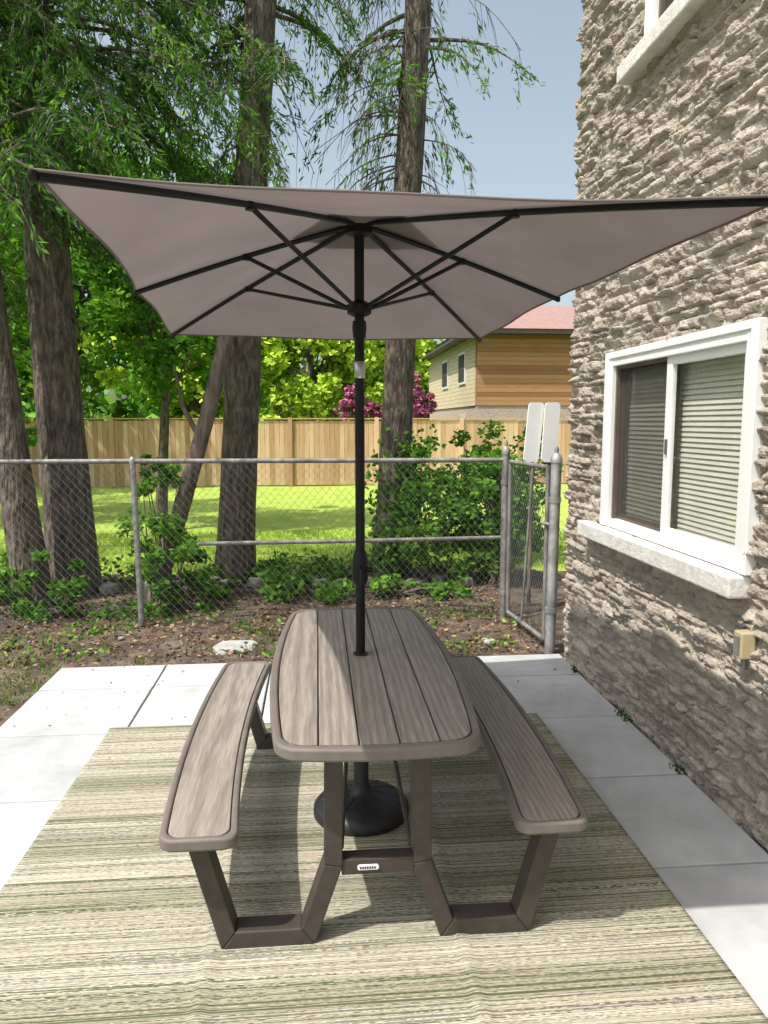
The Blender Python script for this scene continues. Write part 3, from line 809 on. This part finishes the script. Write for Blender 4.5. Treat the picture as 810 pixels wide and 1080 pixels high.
def tree(name, base, center, radii, nc, per, leaf, m, r0=.18, seed=0, cr=.22):
    e = empty(name, base)
    P, T, cc = cloud(center, radii, nc, per, cr)
    n_ = len(P); D = unit(R.normal(size=(n_,3))*[1,1,.6])
    leaves('foliage', P, D, R.uniform(.7,1.3,n_)*leaf, R.uniform(.5,.8,n_)*leaf, T, m, e)
    b = Buf(); b_ = Vector(base); c_ = Vector(center)
    trunk(b, [b_, b_.lerp(c_, .6), c_+Vector((0,0,radii[2]*.5))], r0, r0*.3, 10)
    for k in range(0, nc, max(1, nc//26)):
        q = Vector(cc[k]); s = b_.lerp(c_, random.uniform(.5,1.0)); mm = s.lerp(q, .5)+Vector((0,0,-.1*radii[2]))
        b.tube([s, mm, q], [r0*.3, r0*.16, r0*.04], 5, cap=False)
    b.obj('trunk', M['bark'], e, smooth=True)
    return e
tree('maple_tree', (-2.6,12.5,0), (-2.3,12.5,3.9), (1.7,1.6,2.2), 110, 110, .13, M['leaf'], .10, cr=.2)
tree('maple_tree', (-6.5,14,0), (-6.4,14,4.6), (2.6,2.2,3.2), 130, 90, .16, M['leaf'], .16, cr=.2)
tree('maple_tree', (-9.5,19,0), (-9.5,19,6), (3.2,2.5,4.6), 130, 90, .19, M['leaf_bright'], .2)
tree('deciduous_tree', (-15,27,0), (-15,27,7), (5,3,6), 150, 80, .36, M['leaf_far'], .3)
tree('deciduous_tree', (-9,29,0), (-9,29,7.5), (4.5,3,6), 150, 80, .36, M['leaf_far'], .3)
tree('deciduous_tree', (-4.4,28,0), (-4.4,28,5.2), (3.0,2.5,4.3), 140, 80, .31, M['leaf_bright'], .25)
tree('deciduous_tree', (-.2,26,0), (-.2,26,3.9), (2.5,2.2,2.9), 140, 100, .24, M['leaf_bright'], .2)
tree('deciduous_tree', (3.0,29,0), (2.6,29,3.8), (1.6,1.8,2.8), 100, 100, .24, M['leaf_bright'], .2)
tree('deciduous_tree', (5.3,44,0), (5.3,44,4.2), (2.4,3,3.0), 110, 80, .32, M['leaf_far'], .25)
tree('deciduous_tree', (-22,30,0), (-22,30,8), (6,3,7), 130, 80, .4, M['leaf_far'], .35)
tree('flowering_bush', (2.6,22.6,0), (2.6,22.6,2.1), (.85,.6,1.0), 60, 110, .11, M['pink'], .06)
tree('flowering_bush', (1.2,23.2,0), (1.2,23.2,2.0), (.6,.5,.8), 40, 100, .11, M['pink'], .05)
P, T, cc = cloud((0,75,4), (95,8,5.5), 600, 40, .05); P[:,2] = np.abs(P[:,2])
dtf = leaves('distant_trees', P, unit(R.normal(size=P.shape)), 1.1, .85, T, M['leaf_far'], None)
def shrub(name, c, rad, nc, per, leaf, m, cr=.3):
    P, T, cc = cloud(c, rad, nc, per, cr); P[:,2] = np.abs(P[:,2]-.0)+.01
    e = empty(name, (c[0], c[1], 0)); n_ = len(P)
    D = R.normal(size=(n_,3)); D[:,2] = D[:,2]*.5+.1
    leaves('leaves', P, unit(D), R.uniform(.7,1.3,n_)*leaf, R.uniform(.5,.75,n_)*leaf, T, m, e)
    b = Buf()
    for k in range(0, nc, max(1, nc//14)):
        q = Vector(cc[k]); s = Vector((c[0]+random.uniform(-.1,.1), c[1], 0)); b.tube([s, s.lerp(q,.5)+Vector((0,0,.05)), q], [.010,.007,.003], 4, cap=False)
    b.obj('stems', M['bark'], e)
shrub('shrub', (1.35,8.1,.65), (.62,.45,.62), 50, 80, .075, M['leaf'])
shrub('shrub', (1.95,7.9,.8), (.45,.4,.75), 40, 80, .075, M['leaf'])
shrub('shrub', (2.3,9.2,.9), (.7,.5,.9), 45, 80, .08, M['leaf'])
shrub('shrub', (-1.35,7.0,.5), (.45,.25,.5), 20, 56, .075, M['leaf'])
shrub('shrub', (-2.45,7.0,.28), (.45,.25,.28), 14, 60, .07, M['leaf'])
shrub('shrub', (-1.5,7.2,1.1), (.28,.2,.4), 12, 50, .07, M['leaf'])
shrub('shrub', (-3.6,7.3,.4), (.6,.35,.4), 20, 70, .075, M['leaf'])
shrub('ground_cover_plants', (-.5,7.6,.06), (1.1,.45,.14), 20, 50, .085, M['leaf'], .22)
shrub('ground_cover_plants', (.8,7.5,.06), (.9,.45,.14), 18, 50, .08, M['leaf'], .22)
shrub('ground_cover_plants', (-4.2,8.2,.10), (2.4,.5,.2), 50, 60, .08, M['leaf'])
shrub('ground_cover_plants', (-.1,8.4,.05), (1.6,.3,.11), 34, 60, .07, M['leaf'])
shrub('ground_cover_plants', (-2.2,6.9,.03), (1.0,.25,.08), 14, 40, .06, M['leaf'])
# climbing vine on the right trunk
e = empty('climbing_ivy', (.8,8.4,0)); C = []; b = Buf()
for k in range(8):
    a = random.uniform(0,6.28); pts = []
    for i in range(12):
        z = i*.13*random.uniform(.9,1.05)+.1; a += random.uniform(-.35,.35); rr_ = .22+.08*random.random()
        pts.append((.92+rr_*math.cos(a)+.08*z, 8.5+rr_*math.sin(a), z))
    b.tube(pts, .006, 4, cap=False)
    for p in pts: C.append(np.array(p)+R.normal(size=(20,3))*[.09,.09,.08])
C = np.concatenate(C); leaves('ivy_leaves', C, unit(R.normal(size=C.shape)), .075, .055, R.uniform(0,1,len(C)), M['leaf'], e)
b.obj('ivy_stems', M['bark'], e)
def blades(name, n_, x0, x1, y0, y1, h, m, mask=None, z=0.0):
    C = np.stack([R.uniform(x0,x1,n_), R.uniform(y0,y1,n_), np.full(n_, z)], 1)
    if mask is not None: C = C[mask(C)]
    k = len(C); D = R.normal(size=(k,3))*[.35,.35,.1]; D[:,2] += 1; D = unit(D); L_ = R.uniform(.6,1.2,k)*h
    C = C+D*L_[:,None]*.45
    return leaves(name, C, D, L_, R.uniform(.006,.012,k), R.uniform(0,1,k), m, None)
blades('lawn_grass_blades', 26000, -7, 4.0, 8.7, 12, .07, M['leaf_bright'])
blades('grass_tufts', 9000, -5.5, -1.86, 3.4, 5.6, .045, M['leaf'], lambda C: vnoise(C[:,0]*3, C[:,1]*3, 8) > .5, z=-.02)
blades('grass_tufts', 7000, -4.5, 1.5, 5.5, 6.6, .05, M['leaf'], lambda C: vnoise(C[:,0]*3, C[:,1]*4, 18) > .66, z=-.02)
n_ = 2600
C = np.stack([R.uniform(-5,1.7,n_), R.uniform(5.5,7.2,n_), R.uniform(.0,.05,n_)], 1); C = C[vnoise(C[:,0]*2.2, C[:,1]*3, 44) > .58]
leaves('low_weeds', C, unit(R.normal(size=C.shape)*[1,1,.6]), .045, .028, R.uniform(0,1,len(C)), M['leaf'], None)
n_ = 14000
C = np.stack([R.uniform(-7,1.9,n_), R.uniform(5.42,8.6,n_), R.uniform(.0,.02,n_)], 1); k = (C[:,1] > 5.5) | (R.random(n_) < .5); C = C[k]
D = R.normal(size=C.shape)*[1,1,.3]
leaves('leaf_litter', C, unit(D), R.uniform(.02,.06,len(C)), R.uniform(.008,.03,len(C)), R.uniform(0,1,len(C)), M['litter'], None)
n_ = 2600
C = np.stack([R.uniform(-5,-1.88,n_), R.uniform(2.5,5.6,n_), R.uniform(.0,.01,n_)], 1)
leaves('leaf_litter', C, unit(R.normal(size=C.shape)*[1,1,.3]), R.uniform(.02,.05,len(C)), R.uniform(.008,.02,len(C)), R.uniform(0,1,len(C)), M['litter'], None)
n_ = 90
C = np.stack([R.uniform(-1.8,1.8,n_), R.uniform(4.3,5.4,n_), np.full(n_,.006)], 1)
leaves('fallen_leaves', C, unit(R.normal(size=C.shape)*[1,1,.15]), R.uniform(.012,.03,n_), R.uniform(.006,.014,n_), R.uniform(0,1,n_), M['litter'], None)
for wx, wy, s in ((1.80,3.46,.03),(1.80,4.15,.03),(1.80,5.0,.02)):
    C = np.array([wx,wy,.012])+R.normal(size=(45,3))*[s*.5,s*1.4,.010]; C[:,2] = np.abs(C[:,2])
    leaves('weed', C, unit(R.normal(size=C.shape)+[0,0,.8]), .025, .010, R.uniform(0,.7,45), M['leaf_dark'], None)
def rock(x, y, sx, sy, sz, name='rock', z=0, m='rock'):
    bm = bmesh.new(); bmesh.ops.create_icosphere(bm, subdivisions=3, radius=1)
    ph = random.uniform(0, 50)
    for v in bm.verts:
        c_ = v.co; d = 1+.22*math.sin(c_.x*2.3+ph)*math.cos(c_.y*2.7+ph*1.3)+.12*math.sin(c_.z*4+c_.x*5+ph)+random.uniform(-.03,.03)
        q = c_*d; q.x = max(-.85,min(.85,q.x)); q.z = max(-.7, min(.62, q.z)); v.co = Vector((q.x*sx, q.y*sy, q.z*sz))
    rot = Matrix.Rotation(random.uniform(-.5,.5), 3, 'Z')
    for v in bm.verts: v.co = rot @ v.co + Vector((x, y, z))
    me = bpy.data.meshes.new(name); bm.to_mesh(me); bm.free(); me.materials.append(M[m])
    o = bpy.data.objects.new(name, me); link(o)
rock(-.66,5.78,.20,.12,.05, m='flag'); rock(1.35,5.75,.06,.04,.04, m='flag')
for i in range(26): rock(-4.5+i*.24+random.uniform(-.08,.08), 7.95+random.uniform(-.15,.15), random.uniform(.08,.15), .1, random.uniform(.07,.13), z=.03)
for i in range(10): rock(random.uniform(-3,1.4), random.uniform(5.6,7.2), random.uniform(.015,.035), .02, .018)
